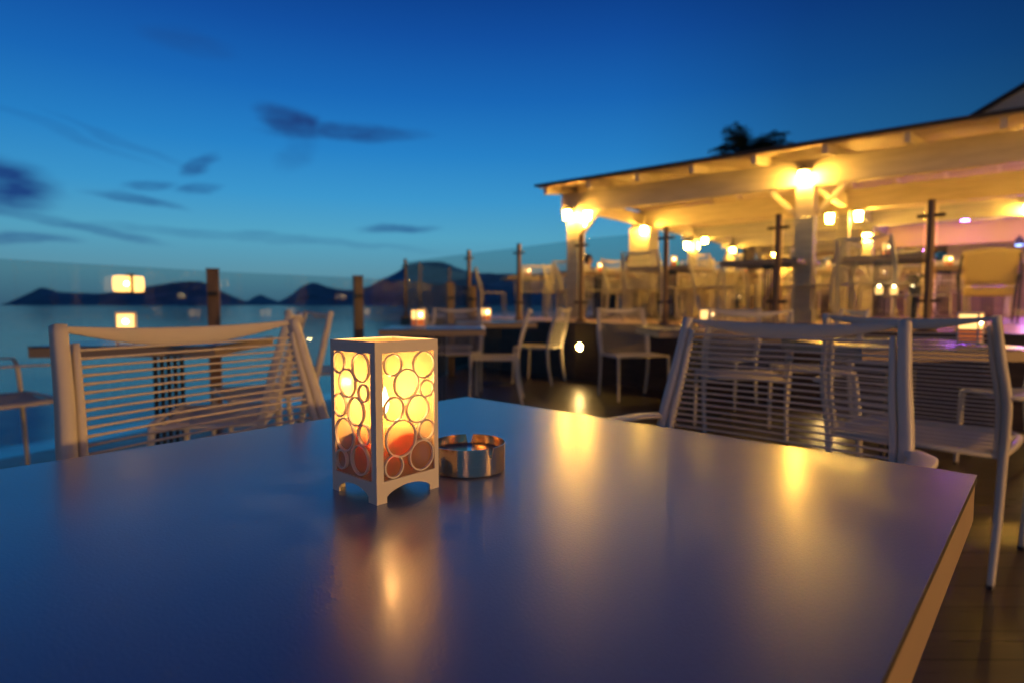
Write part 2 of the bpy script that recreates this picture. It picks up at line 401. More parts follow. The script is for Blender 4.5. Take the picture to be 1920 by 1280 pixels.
def rail_frame(a, b_):
    a, b_ = Vector((*a, 0)), Vector((*b_, 0)); d = (b_ - a); ln = d.length; return a, d / ln, ln, math.atan2(d.y, d.x)

# lower glass rail: square bronze posts + panes
rail = thing('glass_railing', 'glass balustrade along the sea edge of the lower deck, thick bronze posts', 'railing')
HT = 1.254
for (x, y) in RAIL:
    bm = bmesh.new(); box(bm, -.047, .047, -.047, .047, 0, HT - .012, .006); box(bm, -.052, .052, -.052, .052, HT - .012, HT, .003)
    box(bm, -.08, .08, -.08, .08, 0, .012, .003)
    o = obj('rail_post', bm, M_post, rail, loc=(x, y, .002)); o.rotation_euler.z = R(24)
    for z in (.28, HT - .21):
        bm = bmesh.new(); box(bm, -.035, .035, -.125, .125, z - .018, z + .018, .004)
        k = obj('glass_clamp', bm, M_black, o)
for a, b_ in zip(RAIL, RAIL[1:]):
    A, d, ln, an = rail_frame(a, b_)
    bm = bmesh.new(); box(bm, .06, ln - .06, -.006, .006, .08, HT - .02, .001)
    o = obj('glass_pane', bm, M_glass, rail, loc=(A.x, A.y, 0)); o.rotation_euler.z = an
# upper rail
railu = thing('glass_railing', 'taller looking glass balustrade along the raised platform edge, slim dark posts', 'railing')
HU = 1.10
UP = PL[:-1] + []
side = [(-2.15, 11.4), (-1.98, 12.1), (-1.55, 13.8), (-1.2, 15.5)]
off = Vector((.08, .09, 0))
for (x, y) in UP + side[1:]:
    bm = bmesh.new(); cyl(bm, .031, .031, 0, HU - .01, 16); cyl(bm, .034, .026, HU - .01, HU + .004, 16); cyl(bm, .075, .06, 0, .03, 16)
    o = obj('rail_post', bm, M_postu, railu, smooth=False, loc=(x + off.x, y + off.y, PZ + .003)); o.rotation_euler.z = R(-45)
    for z in (.25, HU - .13):
        bm = bmesh.new(); box(bm, -.10, .10, -.02, .02, z - .014, z + .014, .004); obj('glass_clamp', bm, M_black, o)
for seq in (UP, side):
    for a, b_ in zip(seq, seq[1:]):
        A, d, ln, an = rail_frame(a, b_)
        bm = bmesh.new(); box(bm, .05, ln - .05, -.005, .005, .06, HU - .05, .001)
        o = obj('glass_pane', bm, M_glass, railu, loc=(A.x + off.x, A.y + off.y, PZ)); o.rotation_euler.z = an

# step lights in the retaining wall
def on_wall(u, v):
    d = pdir(u, v)
    for a, b_ in zip(PL, PL[1:]):
        # intersect the ray with the wall plane
        A = Vector((*a, 0)); t = (Vector((*b_, 0)) - A); nrm = Vector((t.y, -t.x, 0)).normalized()
        den = d.dot(nrm)
        if abs(den) < 1e-6: continue
        s = (A - Vector((0, 0, CZ))).dot(nrm) / den; P = Vector((0, 0, CZ)) + d * s
        k = (P - A).dot(t) / t.length_squared
        if s > 0 and 0 <= k <= 1:
            if nrm.dot(d) > 0: nrm = -nrm
            return P, nrm
for (u, v, lab) in ((1088, 650, 'small round step light glowing yellow on the bare stretch of dark wall'), (1552, 690, 'small round step light glowing behind the cords of the right chair'),
                    (2000, 760, 'small round step light low on the dark wall beyond the right chairs')):
    P, nrm = on_wall(u, v)
    t = thing('step_light', lab, 'light', P + nrm * .002, math.atan2(nrm.y, nrm.x), 'step lights in the platform wall')
    M = Matrix.Rotation(math.pi / 2, 4, 'Y')
    bm = bmesh.new(); lathe(bm, [(.058, .0), (.058, .012), (.05, .018), (.040, .018), (.040, .006)], 24, M); obj('trim_ring', bm, M_steel, t)
    bm = bmesh.new(); lathe(bm, [(.001, .009), (.028, .012), (.038, .008), (.038, .002)], 20, M); obj('lens', bm, M_step, t)

# ------------------------------------------------------------------ chairs
def make_chair(arms, label):
    t = thing('dining_chair', label, 'chair')
    for s in (-1, 1):
        bm = bmesh.new()
        p = spline([(s * .257, -.312, .917, .024, .030), (s * .268, -.276, .79, .026, .035), (s * .284, -.236, .645, .027, .036), (s * .281, -.205, .52, .026, .034), (s * .276, -.192, .43, .026, .036), (s * .272, -.205, .22, .024, .03), (s * .268, -.25, .004, .021, .024)], 5)
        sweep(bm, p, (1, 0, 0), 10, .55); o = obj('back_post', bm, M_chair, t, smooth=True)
        bm = bmesh.new(); cyl(bm, .0125, .0125, 0, .014, 10, Matrix.Translation((s * .268, -.25, 0))); obj('foot_glide', bm, M_black, o)
        bm = bmesh.new()
        if arms: p = [(s * .325, .215, .645, .03, .016), (s * .322, .232, .60, .026, .022), (s * .305, .24, .44, .024, .024), (s * .285, .25, .004, .02, .02)]
        else: p = [(s * .27, .225, .446, .028, .026), (s * .272, .235, .40, .026, .026), (s * .275, .25, .004, .02, .02)]
        sweep(bm, spline(p, 5), (1, 0, 0), 10, .6); o = obj('front_leg', bm, M_chair, t, smooth=True)
        bm = bmesh.new(); cyl(bm, .0125, .0125, 0, .014, 10, Matrix.Translation((p[-1][0], p[-1][1], 0))); obj('foot_glide', bm, M_black, o)
        bm = bmesh.new()
        sweep(bm, spline([(s * .238, -.298, .884, .012, .02), (s * .250, -.265, .75, .016, .024), (s * .2625, -.232, .63, .017, .024), (s * .2595, -.203, .52, .017, .024), (s * .255, -.188, .448, .014, .02)], 4), (1, 0, 0), 8, .7)
        obj('cord_rail', bm, M_chair, t, smooth=True)
        if arms:
            bm = bmesh.new()
            sweep(bm, spline([(s * .283, -.236, .650, .03, .012), (s * .303, -.222, .650, .046, .012), (s * .325, -.17, .651, .05, .011), (s * .333, -.03, .653, .044, .011), (s * .333, .12, .652, .040, .011), (s * .326, .222, .645, .034, .011)], 6), (s, 0.3, 0), 10, .5)
            obj('armrest', bm, M_chair, t, smooth=True)
    # headrest: thin at the ends, deep and set back in the middle
    bm = bmesh.new(); p = []
    for i in range(25):
        q = i / 12 - 1; k = 1 - q * q
        p.append((q * .262, -.314 - .022 * k, .916 - .0035 - .012 * k - .013 * k ** 1.3, .010 + .030 * k ** 1.3, .007 + .003 * k))
    sweep(bm, p, (0, 0, 1), 10, .6); obj('headrest', bm, M_chair, t, smooth=True)
    # back cords
    bm = bmesh.new()
    rail_pts = spline([(.236, -.298, .884), (.247, -.265, .75), (.2595, -.232, .63), (.256, -.203, .52), (.252, -.188, .448)], 8)
    def at(z):
        for a, b_ in zip(rail_pts, rail_pts[1:]):
            if b_[2] <= z <= a[2]:
                k = (z - b_[2]) / (a[2] - b_[2]); return (b_[0] + (a[0] - b_[0]) * k, b_[1] + (a[1] - b_[1]) * k)
        return rail_pts[-1][:2]
    z = .873
    while z > .455:
        hx, y = at(z); pp = []
        for i in range(13):
            q = i / 6 - 1; e = .0085 if abs(q) > .95 else .0056
            dz = -.0012 * (1 - q * q)
            pp.append((q * (hx + .006), y - .018 * (1 - q * q), z + dz, e, e))
        sweep(bm, pp, (0, 0, 1), 6, 1); z -= .0152
    obj('back_cords', bm, M_cord, t, smooth=True)
    # seat frame and seat cords
    bm = bmesh.new()
    loop = [(.272, -.19), (.276, -.05), (.274, .12), (.262, .215), (.235, .245), (0, .258), (-.235, .245), (-.262, .215), (-.274, .12), (-.276, -.05), (-.272, -.19)]
    sweep(bm, [(x, y, .447 + (.006 if abs(x) < .25 else 0), .018, .026) for x, y in spline(loop, 3)], (0, 0, 1), 8, .6)
    sweep(bm, [(-.272, -.192, .442, .02, .02), (.272, -.192, .442, .02, .02)], (0, 0, 1), 8, .6)
    obj('seat_frame', bm, M_chair, t, smooth=True)
    bm = bmesh.new(); y = -.172
    while y < .235:
        w = .262 if y < .19 else .24
        sweep(bm, [(q * w, y, .455 - .014 * (1 - q * q), .0125, .006) for q in (-1, -.6, -.2, .2, .6, 1)], (0, 1, 0), 6, .8); y += .0150
    obj('seat_cords', bm, M_cord, t, smooth=True)
    return t

FX = lambda a: Vector((math.cos(a), math.sin(a), 0))
def cplace(topx, topy, deg):   # from the position of the centre of the headrest
    f = FX(R(deg)); return (topx + f.x * .312, topy + f.y * .312, 0), R(deg) - math.pi / 2
GA, GS = 'white cord armchairs on the terrace', 'white cord side chairs on the terrace'
armA = make_chair(True, 'white cord armchair left of the main table, its slatted back lit orange')
armA['group'] = GA
armA.location, armA.rotation_euler.z = cplace(-.683, 1.273, -29.15)
armB = dup(armA, (0, 0, 0), 0, 'white cord armchair right of the main table, looking lilac with a warm edge')
armB.location, armB.rotation_euler.z = cplace(.676, 1.4675, -135.2)
sideA = make_chair(False, 'white cord side chair'); sideA['group'] = GS
first_side = [True]
ALLCH = []
def chair(x, y, deg, label, arm=False, z=0):
    loc = (x, y, z); rz = R(deg) - math.pi / 2
    if arm: o = dup(armA, loc, rz, label)
    elif first_side[0]:
        first_side[0] = False; o = sideA; o.location = loc; o.rotation_euler.z = rz; o['label'] = label
    else: o = dup(sideA, loc, rz, label)
    ALLCH.append(o); return o

# ------------------------------------------------------------------ tables
def make_table(label, size=.9):
    t = thing('cafe_table', label, 'table'); h = size / 2
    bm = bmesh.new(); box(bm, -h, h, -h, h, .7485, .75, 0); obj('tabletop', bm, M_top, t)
    bm = bmesh.new(); box(bm, -h, h, -h, h, .741, .7485, .0012); obj('edge_band', bm, M_edge, t)
    bm = bmesh.new(); i_ = h - .0015; w = .018
    box(bm, -i_, i_, -i_, -i_ + w, .693, .741, .0015); box(bm, -i_, i_, i_ - w, i_, .693, .741, .0015)
    box(bm, -i_, -i_ + w, -i_ + w, i_ - w, .693, .741); box(bm, i_ - w, i_, -i_ + w, i_ - w, .693, .741); obj('apron', bm, M_apron, t)
    bm = bmesh.new()
    box(bm, -.17, .17, -.17, .17, .722, .741, .002)
    for k in range(-2, 3):
        box(bm, k * .037 - .0075, k * .037 + .0075, -.014, .014, .03, .725, .002)
    box(bm, -.085, .085, -.010, .010, .66, .70, .002)
    obj('pedestal', bm, M_black, t)
    bm = bmesh.new(); lathe(bm, [(.001, .035), (.06, .035), (.20, .014), (.225, .008), (.225, 0.0), (.001, 0)], 36); obj('pedestal_base', bm, M_black, t)
    return t
GT = 'square cafe tables on the terrace'
C1 = Vector((.5624, .699)); C0 = Vector((-.1016, 1.3107)); u_ = (C1 - C0).normalized(); v_ = Vector((-u_.y * -1, -u_.x)) * 1
v_ = Vector((u_.y, -u_.x)); tc_ = (C0 + C1) / 2 + v_ * .45
main = make_table('large lavender topped square table in front carrying the bright lantern and ashtray')
main['group'] = GT; main.location = (tc_.x, tc_.y, 0); main.rotation_euler.z = math.atan2(u_.y, u_.x)
TABLES = {}
def table(x, y, deg, label, z=0):
    o = dup(main, (x, y, z), R(deg), label); return o

# ------------------------------------------------------------------ main lantern
LW, LH, TH = .083, .1667, .0022
near = Vector((-.1379, .5908, .75))
ra = R(48.7 - 0.5)
RX = Vector((math.cos(ra), math.sin(ra), 0)); LX = Vector((-math.sin(ra), math.cos(ra), 0))
lan = thing('candle_lantern', 'white square lantern with cut-out rings, glowing on the large front table', 'lantern', near, ra)
# local frame: x along right face, y along left face, near corner at the origin
def persp(cx, cy, rx, ry, right=True):
    if right:
        s = (cx - 413) / 420; r = 1.104; u = s * r / ((1 - s) + s * r); top = 121 - 18 * s; bot = 1175 - 117 * s
    else:
        s = (413 - cx) / 286; r = 1.088; u = s * r / ((1 - s) + s * r); top = 121 - 18 * s; bot = 1175 - 103 * s
    return u * LW, (bot - cy) / (bot - top) * LH, ry / (bot - top) * LH
RC = [persp(*c) for c in [(520, 267, 60, 74), (727, 265, 70, 90), (605, 390, 75, 100), (747, 417, 43, 58), (523, 553, 62, 82), (680, 550, 73, 93), (567, 742, 95, 123), (742, 683, 52, 67), (705, 850, 78, 100), (518, 925, 58, 76)]]
LC = [persp(*c, right=False) for c in [(190, 250, 38, 72), (332, 285, 52, 98), (247, 385, 50, 95), (347, 450, 35, 60), (193, 525, 40, 77), (300, 568, 52, 95), (225, 718, 60, 110), (348, 720, 37, 70), (200, 880, 38, 65), (322, 885, 55, 100)]]
def lantern_panel(circles, width, x0, x1, z0, z1):
    """panel in local XZ (front y=0, body behind y>0..TH): border, arched skirt, rings"""
    bm = bmesh.new()
    def slab(poly, holes=None, y0=0, y1=TH):
        f = [bm.verts.new((x, y0, z)) for x, z in poly]; b_ = [bm.verts.new((x, y1, z)) for x, z in poly]
        bm.faces.new(f); bm.faces.new(b_[::-1])
        for i in range(len(poly)):
            j = (i + 1) % len(poly); bm.faces.new((f[i], f[j], b_[j], b_[i]))
    slab([(0, z1), (width, z1), (width, LH), (0, LH)])                    # top rail
    slab([(0, 0), (x0, 0), (x0, z1), (0, z1)]) ; slab([(x1, 0), (width, 0), (width, z1), (x1, z1)])  # stiles
    # skirt with feet and an arch
    fx = .0125; n_ = 22; arch = []
    for i in range(n_ + 1):
        q = i / n_; x = fx + (width - 2 * fx) * q
        arch.append((x, .0058 + .0085 * (1 - (2 * q - 1) ** 2) ** .75))
    for a, b_ in zip(arch, arch[1:]):
        xa, xb = max(a[0], x0), min(b_[0], x1)
        if xb > xa: slab([(xa, a[1]), (xb, b_[1]), (xb, z0), (xa, z0)])
    if fx > x0:
        slab([(x0, 0), (fx, 0), (fx, z0), (x0, z0)]); slab([(width - fx, 0), (x1, 0), (x1, z0), (width - fx, z0)])
    for k, (cx, cz, r) in enumerate(circles):
        y0 = -.0001 - .00006 * k; y1 = TH + .0001 + .00006 * k; w = .0016; sg = 48
        ring = []
        for i in range(sg):
            a = 2 * math.pi * i / sg; c, s = math.cos(a), math.sin(a)
            ring.append([bm.verts.new((min(max(cx + rr * c, .0005), width - .0005), yy, cz + rr * s)) for rr, yy in ((r, y0), (r, y1), (r - w, y1), (r - w, y0))])
        for i in range(sg):
            A, B = ring[i], ring[(i + 1) % sg]
            for m_ in range(4): bm.faces.new((A[m_], A[(m_ + 1) % 4], B[(m_ + 1) % 4], B[m_]))
    return bm
o = obj('lantern_side', lantern_panel(RC, LW, .0088, .0775, .0225, LH - .0118), M_lantern, lan)          # right face
bmL = lantern_panel(LC, LW - TH, .0068, .0745, .0222, LH - .0118)
o = obj('lantern_side', bmL, M_lantern, lan); o.matrix_local = Matrix(((0, 1, 0, 0), (1, 0, 0, TH), (0, 0, 1, 0), (0, 0, 0, 1)))
o.data.flip_normals()
o = obj('lantern_side', lantern_panel([(LW - c[0], c[1], c[2]) for c in LC], LW - TH, .0075, .0735, .0222, LH - .0118), M_lantern, lan)
o.matrix_local = Matrix(((1, 0, 0, TH), (0, 1, 0, LW - TH), (0, 0, 1, 0), (0, 0, 0, 1)))
o = obj('lantern_side', lantern_panel(RC, LW - 2 * TH, .007, .0725, .0222, LH - .0118), M_lantern, lan)
o.matrix_local = Matrix(((0, 1, 0, LW - TH), (1, 0, 0, TH), (0, 0, 1, 0), (0, 0, 0, 1))); o.data.flip_normals()
bm = bmesh.new(); box(bm, TH, LW - TH, TH, LW - TH, .0165, .0185); obj('lantern_floor', bm, M_lantern, lan)
# liner: four film walls, open at the top
bm = bmesh.new(); q = TH + .0007; a0, a1, z0, z1 = q, LW - q, .019, LH - .002
vsl = [[bm.verts.new((x, y, z)) for x, y in ((a0, a0), (a1, a0), (a1, a1), (a0, a1))] for z in (z0, z1)]
for i in range(4): bm.faces.new((vsl[0][i], vsl[0][(i + 1) % 4], vsl[1][(i + 1) % 4], vsl[1][i]))
obj('film_liner', bm, M_liner, lan)
cx_ = LW / 2
bm = bmesh.new(); lathe(bm, [(.001, .0), (.031, 0), (.0325, .004), (.0325, .056), (.030, .058), (.026, .052), (.001, .050)], 40, Matrix.Translation((cx_, cx_, .0188)))
obj('candle', bm, M_candle, lan, smooth=True)
bm = bmesh.new(); lathe(bm, [(.0005, .078), (.003, .082), (.0046, .088), (.0035, .097), (.0015, .104), (.0003, .108)], 14, Matrix.Translation((cx_, cx_, .006)))
obj('flame', bm, M_flame, lan, smooth=True)
pl = bpy.data.lights.new('candle_light', 'POINT'); pl.energy = 1.2; pl.color = (1, .52, .16); pl.shadow_soft_size = .006
po = bpy.data.objects.new('candle_light', pl); C.objects.link(po); po.parent = lan; po.location = (cx_, cx_, .112)

# ------------------------------------------------------------------ ashtray
ash = thing('ashtray', 'round brushed steel ashtray beside the lantern on the front table', 'ashtray', (-.054, .727, .7502))
bm = bmesh.new(); RO, seg, H = .0455, 120, .034
notch = [R(-50), R(94), R(195)]
def nz(a):
    for c in notch:
        d = abs((a - c + math.pi) % (2 * math.pi) - math.pi)
        if d < .085: return H - .012 * min(1, math.sqrt(max(0, 1 - (d / .085) ** 2)) * 1.4)
    return H
prev = None; first = None
for i in range(seg):
    a = 2 * math.pi * i / seg; c, s = math.cos(a), math.sin(a); z = nz(a)
    prof = [(RO - .002, 0), (RO, .002), (RO, z), (RO - .0009, z), (RO - .0009, .0225), (RO - .004, .0205), (RO - .02, .0200), (.0001, .0200)]
    ring = [bm.verts.new((r * c, r * s, zz)) for r, zz in prof]
    if prev:
        for k in range(len(prof) - 1): bm.faces.new((prev[k], prev[k + 1], ring[k + 1], ring[k]))
    else: first = ring
    prev = ring
for k in range(len(prof) - 1): bm.faces.new((prev[k], prev[k + 1], first[k + 1], first[k]))
bmesh.ops.remove_doubles(bm, verts=bm.verts, dist=.00005)
o = obj('bowl', bm, M_steel, ash)
for p_ in o.data.polygons: p_.use_smooth = True
o.modifiers.new('es', 'EDGE_SPLIT').split_angle = R(35)

# ------------------------------------------------------------------ far lanterns (same kind, simpler)
def make_far_lantern(label, z):
    t = thing('candle_lantern', label, 'lantern', group='candle lanterns on the other tables')
    h = .0415
    bm = bmesh.new()
    for sx in (-1, 1):
        for sy in (-1, 1): box(bm, sx * h - .004, sx * h + .004, sy * h - .004, sy * h + .004, 0, .166)
    for zz in ((.012, .024), (.156, .166)):
        for k in (-1, 1):
            box(bm, -h + .004, h - .004, k * h - .003, k * h + .003, *zz); box(bm, k * h - .003, k * h + .003, -h + .004, h - .004, *zz)
    obj('frame', bm, M_lantern, t)
    bm = bmesh.new(); box(bm, -h + .002, h - .002, -h + .002, h - .002, .08, .155); obj('lit_shade', bm, M_glow, t)
    bm = bmesh.new(); box(bm, -h + .002, h - .002, -h + .002, h - .002, .024, .08); obj('lower_shade', bm, M_lowglass, t)
    bm = bmesh.new(); bmesh.ops.create_icosphere(bm, subdivisions=2, radius=.011)
    for v in bm.verts: v.co.y *= .5
    bmc = bm.copy()
    for v in bmc.verts: v.co += Vector((-.5 * h * 0, -h - .002, .118))
    bm.free(); obj('flame_glow', bmc, M_core, t, smooth=True)
    return t
LAN0 = [None]
def lantern(x, y, z, label, rz=45):
    if LAN0[0] is None:
        LAN0[0] = make_far_lantern(label, z); o = LAN0[0]; o.location = (x, y, z); o.rotation_euler.z = R(rz); return o
    return dup(LAN0[0], (x, y, z), R(rz), label)

# ------------------------------------------------------------------ lower deck furniture
T1 = .7505
table(-1.99, 3.40, 4, 'square table by the sea railing, far left, carrying one lantern'); lantern(-2.03, 3.10, T1, 'glowing lantern on the table at the far left by the sea railing', 30)
chair(-2.76, 3.05, 55, 'cord armchair at the far left edge, its arm and leg dark against the sea', True)
chair(-1.33, 2.72, 195, 'cord chair right of the far left table, headrest just above the orange lit chair')
chair(-1.45, 3.45, 215, 'cord chair behind the far left table, nearest to the first bronze post')
table(-.70, 5.40, 4, 'square table behind the big lantern, between two bronze rail posts'); lantern(-.82, 5.15, T1, 'glowing lantern straight above the right corner of the big lantern', 40)
chair(-1.42, 4.62, 20, 'cord chair by the second bronze post, its back leaning away from the lantern table')
chair(-.14, 5.75, 178, 'cord chair right of the middle lantern table, seat turned to the left')
chair(-.62, 6.25, 268, 'cord chair on the far side of the middle lantern table')
table(-.22, 7.15, 8, 'small looking far table on the lower deck below the platform wall'); lantern(-.31, 7.0, T1, 'small far lantern on the table just below the platform wall', 30)
chair(.34, 7.22, 158, 'yellow lit cord chair standing right against the dark platform wall')
chair(-.75, 7.1, 5, 'cord chair left of the far small table, half hidden by the third bronze post')
table(1.62, 5.15, 0, 'square table behind the right hand armchair, carrying one lantern'); lantern(1.72, 5.2, T1, 'glowing lantern above the left end of the right armchair headrest', 40)
chair(1.24, 6.02, 285, 'cord chair between the step light and the lantern table, seen from the side')
chair(1.98, 5.62, 225, 'cord chair with yellow lit legs seen through the right armchair cords')
chair(1.66, 4.28, 80, 'cord chair seen through the middle of the right armchair, back to the viewer')
chair(2.42, 4.75, 170, 'cord chair just under the platform edge behind the right armchair')
table(2.10, 3.18, -2, 'long looking table at the right edge, carrying a wide glowing lantern'); lantern(2.31, 2.97, T1, 'large glowing lantern on the table at the right edge', 40)
chair(1.62, 2.30, 42, 'cord armchair at the right edge, long pale rear leg standing past the table corner', True)
chair(2.95, 3.25, 185, 'cord side chair beyond the right edge, across the wide lantern table')

# made-up clip-on lamp, stand-in for a glow in the glass rail, two little glowing lobes
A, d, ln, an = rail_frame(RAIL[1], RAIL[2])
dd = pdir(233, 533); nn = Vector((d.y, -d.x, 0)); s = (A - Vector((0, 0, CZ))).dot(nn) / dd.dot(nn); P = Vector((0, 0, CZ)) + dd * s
t = thing('glow_stand_in', 'made-up double lamp, stand-in for a glow, high on the glass railing at the left', 'lamp', P + nn * .05, an)
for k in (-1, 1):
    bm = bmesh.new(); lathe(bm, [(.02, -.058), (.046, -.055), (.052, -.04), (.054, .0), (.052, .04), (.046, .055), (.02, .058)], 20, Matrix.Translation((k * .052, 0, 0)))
    obj('glow_lobe', bm, M_glow, t, smooth=True)
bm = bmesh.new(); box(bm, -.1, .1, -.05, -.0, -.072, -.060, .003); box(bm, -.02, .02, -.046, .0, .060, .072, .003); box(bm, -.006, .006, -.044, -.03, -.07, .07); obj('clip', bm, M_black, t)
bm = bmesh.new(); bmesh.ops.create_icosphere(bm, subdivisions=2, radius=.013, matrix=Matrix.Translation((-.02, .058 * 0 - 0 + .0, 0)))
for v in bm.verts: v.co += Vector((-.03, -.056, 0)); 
obj('glow_core', bm, M_core, t, smooth=True)

# ------------------------------------------------------------------ pavilion
O = Vector((.98, 9.15, 0)); UU = Vector((.777, -.629, 0)).normalized(); VV = Vector((.629, .777, 0)).normalized()
PM = Matrix(((UU.x, VV.x, 0, O.x), (UU.y, VV.y, 0, O.y), (0, 0, 1, 0), (0, 0, 0, 1)))
pav = thing('pavilion', 'white timber restaurant pavilion lit golden from within, on the raised platform', 'pavilion')
pav.matrix_world = PM
UE = 16.5
bays = [0, 3.25, 6.5, 9.75, 13.0]
rows = [0, 2.3, 4.6, 7.0, 9.4]
for i, u in enumerate(bays):
    for j, v in enumerate(rows):
        w = .10 if j == 0 else (.20 if (i == 0 and j == 1) else .08)
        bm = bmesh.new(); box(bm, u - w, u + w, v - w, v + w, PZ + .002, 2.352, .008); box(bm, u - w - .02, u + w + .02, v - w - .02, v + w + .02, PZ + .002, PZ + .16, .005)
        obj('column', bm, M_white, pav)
for j, v in enumerate(rows):
    bm = bmesh.new(); box(bm, -.22, UE, v - .07, v + .07, 2.354, 2.66, .008); obj('beam', bm, M_white, pav)
for i, u in enumerate(bays):
    for v0, v1 in zip(rows, rows[1:]):
        bm = bmesh.new(); box(bm, u - .055, u + .055, v0 + .072, v1 - .072, 2.40, 2.60, .006); obj('cross_beam', bm, M_white, pav)
    for v in rows[:1]:
        for s in (-1, 1):
            if i == 0 and s < 0: continue
            bm = bmesh.new(); sweep(bm, [(u + s * .10, v, 2.02, .07, .07), (u + s * .42, v, 2.36, .07, .07)], (0, 1, 0), 4, 1); obj('brace', bm, M_white, pav)
SL = .15
def rz(v): return 2.662 + SL * v
k = -.15
RID = 4.9
while k < UE:
    bm = bmesh.new()
    sweep(bm, [(k, -.60, rz(-.6) + .05, .055, .10), (k, RID, rz(RID) + .05, .055, .10)], (1, 0, 0), 4, .01)
    sweep(bm, [(k, RID + .02, rz(RID) + .05, .055, .10), (k, 10.3, rz(RID) + .05 - .2 * (10.3 - RID), .055, .10)], (1, 0, 0), 4, .01)
    obj('rafter', bm, M_white, pav); k += .74
def sheet(name, pts_, m, th):
    bm = bmesh.new(); f = [bm.verts.new(p) for p in pts_]; b_ = [bm.verts.new((p[0], p[1], p[2] + th)) for p in pts_]
    bm.faces.new(f[::-1]); bm.faces.new(b_)
    for i in range(4): bm.faces.new((f[i], f[(i + 1) % 4], b_[(i + 1) % 4], b_[i]))
    return obj(name, bm, m, pav)
e = .102
zr = rz(RID) + e
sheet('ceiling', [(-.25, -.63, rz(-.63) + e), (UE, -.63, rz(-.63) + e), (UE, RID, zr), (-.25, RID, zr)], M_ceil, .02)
sheet('ceiling', [(-.25, RID, zr), (UE, RID, zr), (UE, 10.4, zr - .2 * (10.4 - RID)), (-.25, 10.4, zr - .2 * (10.4 - RID))], M_ceil, .02)
sheet('roof', [(-.29, -.68, rz(-.68) + e + .023), (UE, -.68, rz(-.68) + e + .023), (UE, RID, zr + .023), (-.29, RID, zr + .023)], M_roof, .035)
sheet('roof', [(-.29, RID, zr + .023), (UE, RID, zr + .023), (UE, 10.5, zr + .023 - .2 * (10.5 - RID)), (-.29, 10.5, zr + .023 - .2 * (10.5 - RID))], M_roof, .035)
bm = bmesh.new(); prof = [(.08, 2.662), (.08, rz(.08) + e - .004), (RID, zr - .004), (9.3, zr - .004 - .2 * (9.3 - RID)), (9.3, 2.662)]
f1 = [bm.verts.new((-.05, a, b2)) for a, b2 in prof]; f2 = [bm.verts.new((-.02, a, b2)) for a, b2 in prof]; bm.faces.new(f1); bm.faces.new(f2[::-1])
for i in range(5): bm.faces.new((f1[i], f1[(i + 1) % 5], f2[(i + 1) % 5], f2[i]))
obj('gable_boarding', bm, M_ceil, pav)
bm = bmesh.new(); box(bm, 2.8, UE, 6.6, 6.68, 2.12, 2.55, .01); obj('valance', bm, M_fabric, pav)

# house with a gable behind the right end of the pavilion
hs = thing('gabled_house', 'pale gabled building rising behind the right end of the pavilion roof', 'house', (12.62, 10.95, PZ), R(-45))
def prism(bm, poly, y0, y1):
    f = [bm.verts.new((x, y0, z)) for x, z in poly]; b_ = [bm.verts.new((x, y1, z)) for x, z in poly]
    bm.faces.new(f); bm.faces.new(b_[::-1])
    for i in range(len(poly)): bm.faces.new((f[i], f[(i + 1) % len(poly)], b_[(i + 1) % len(poly)], b_[i]))
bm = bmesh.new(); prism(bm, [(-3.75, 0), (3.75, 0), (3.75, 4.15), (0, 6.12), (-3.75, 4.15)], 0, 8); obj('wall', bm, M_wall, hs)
bm = bmesh.new(); prism(bm, [(-3.85, 4.10), (0, 6.125), (0, 6.22), (-3.90, 4.17)], -.12, 8.3); prism(bm, [(3.85, 4.10), (0.001, 6.125), (0.001, 6.22), (3.90, 4.17)], -.12, 8.3); obj('roof', bm, M_roof, hs)

# lamps on the pavilion posts
LP = [None]
def make_lamp():
    t = thing('wall_lantern', 'lamp', 'lamp', group='wall lanterns on the pavilion posts')
    bm = bmesh.new(); lathe(bm, [(.03, -.065), (.044, -.06), (.054, .06), (.052, .07)], 20); obj('glass', bm, M_lamp, t, smooth=True)
    bm = bmesh.new(); lathe(bm, [(.098, .0665), (.102, .074), (.04, .105), (.012, .12), (.001, .125)], 20); obj('cap', bm, M_black, t)
    bm = bmesh.new(); lathe(bm, [(.001, -.09), (.02, -.085), (.034, -.068), (.034, -.0655)], 16); obj('finial', bm, M_black, t)
    bm = bmesh.new(); tube(bm, spline([(0, .0, .12), (0, .03, .15), (0, .09, .14), (0, .10, .08)], 4), .007); box(bm, -.03, .03, .100, .108, .0, .12, .003); obj('bracket', bm, M_black, t)
    return t
def lamp(u, v, z, face, label):
    loc = PM @ Vector((u, v, z)); rz_ = math.atan2(UU.y, UU.x) + R(face)
    if LP[0] is None:
        LP[0] = make_lamp(); o = LP[0]; o.location = loc; o.rotation_euler.z = rz_; o['label'] = label; return o
    return dup(LP[0], loc, rz_, label)
g_ = .21
lamp(-.02, -g_, 2.30, 0, 'bright lamp on the outer face of the pavilion corner post')
lamp(g_, 0, 2.30, 90, 'bright lamp on the inner side of the pavilion corner post')
lamp(3.25, -.19, 2.43, 0, 'bright lamp high on the second front post of the pavilion')
lamp(.15, 2.3 - .31, 2.27, 0, 'lamp on the broad white column behind the pavilion corner')
lamp(3.25 - .19, 2.3, 2.25, -90, 'left lamp of the pair on the inner column behind the second front post')
lamp(3.25 + .19, 2.3, 2.25, 90, 'right lamp of the pair on the inner column behind the second front post')
lamp(5.4, 4.6 - .18, 2.42, 0, 'very bright lamp on the third beam, at the right edge')
lamp(5.2, 7.0 - .18, 2.45, 0, 'lamp just under the very bright right edge lamp, on a further beam')
lamp(3.25, 4.6 - .19, 2.14, 0, 'lamp on the deep column right under the right lamp of the pair')
lamp(-.05, 4.6 - .19, 2.2, 0, 'round looking far lamp, left of two beneath the long beam')
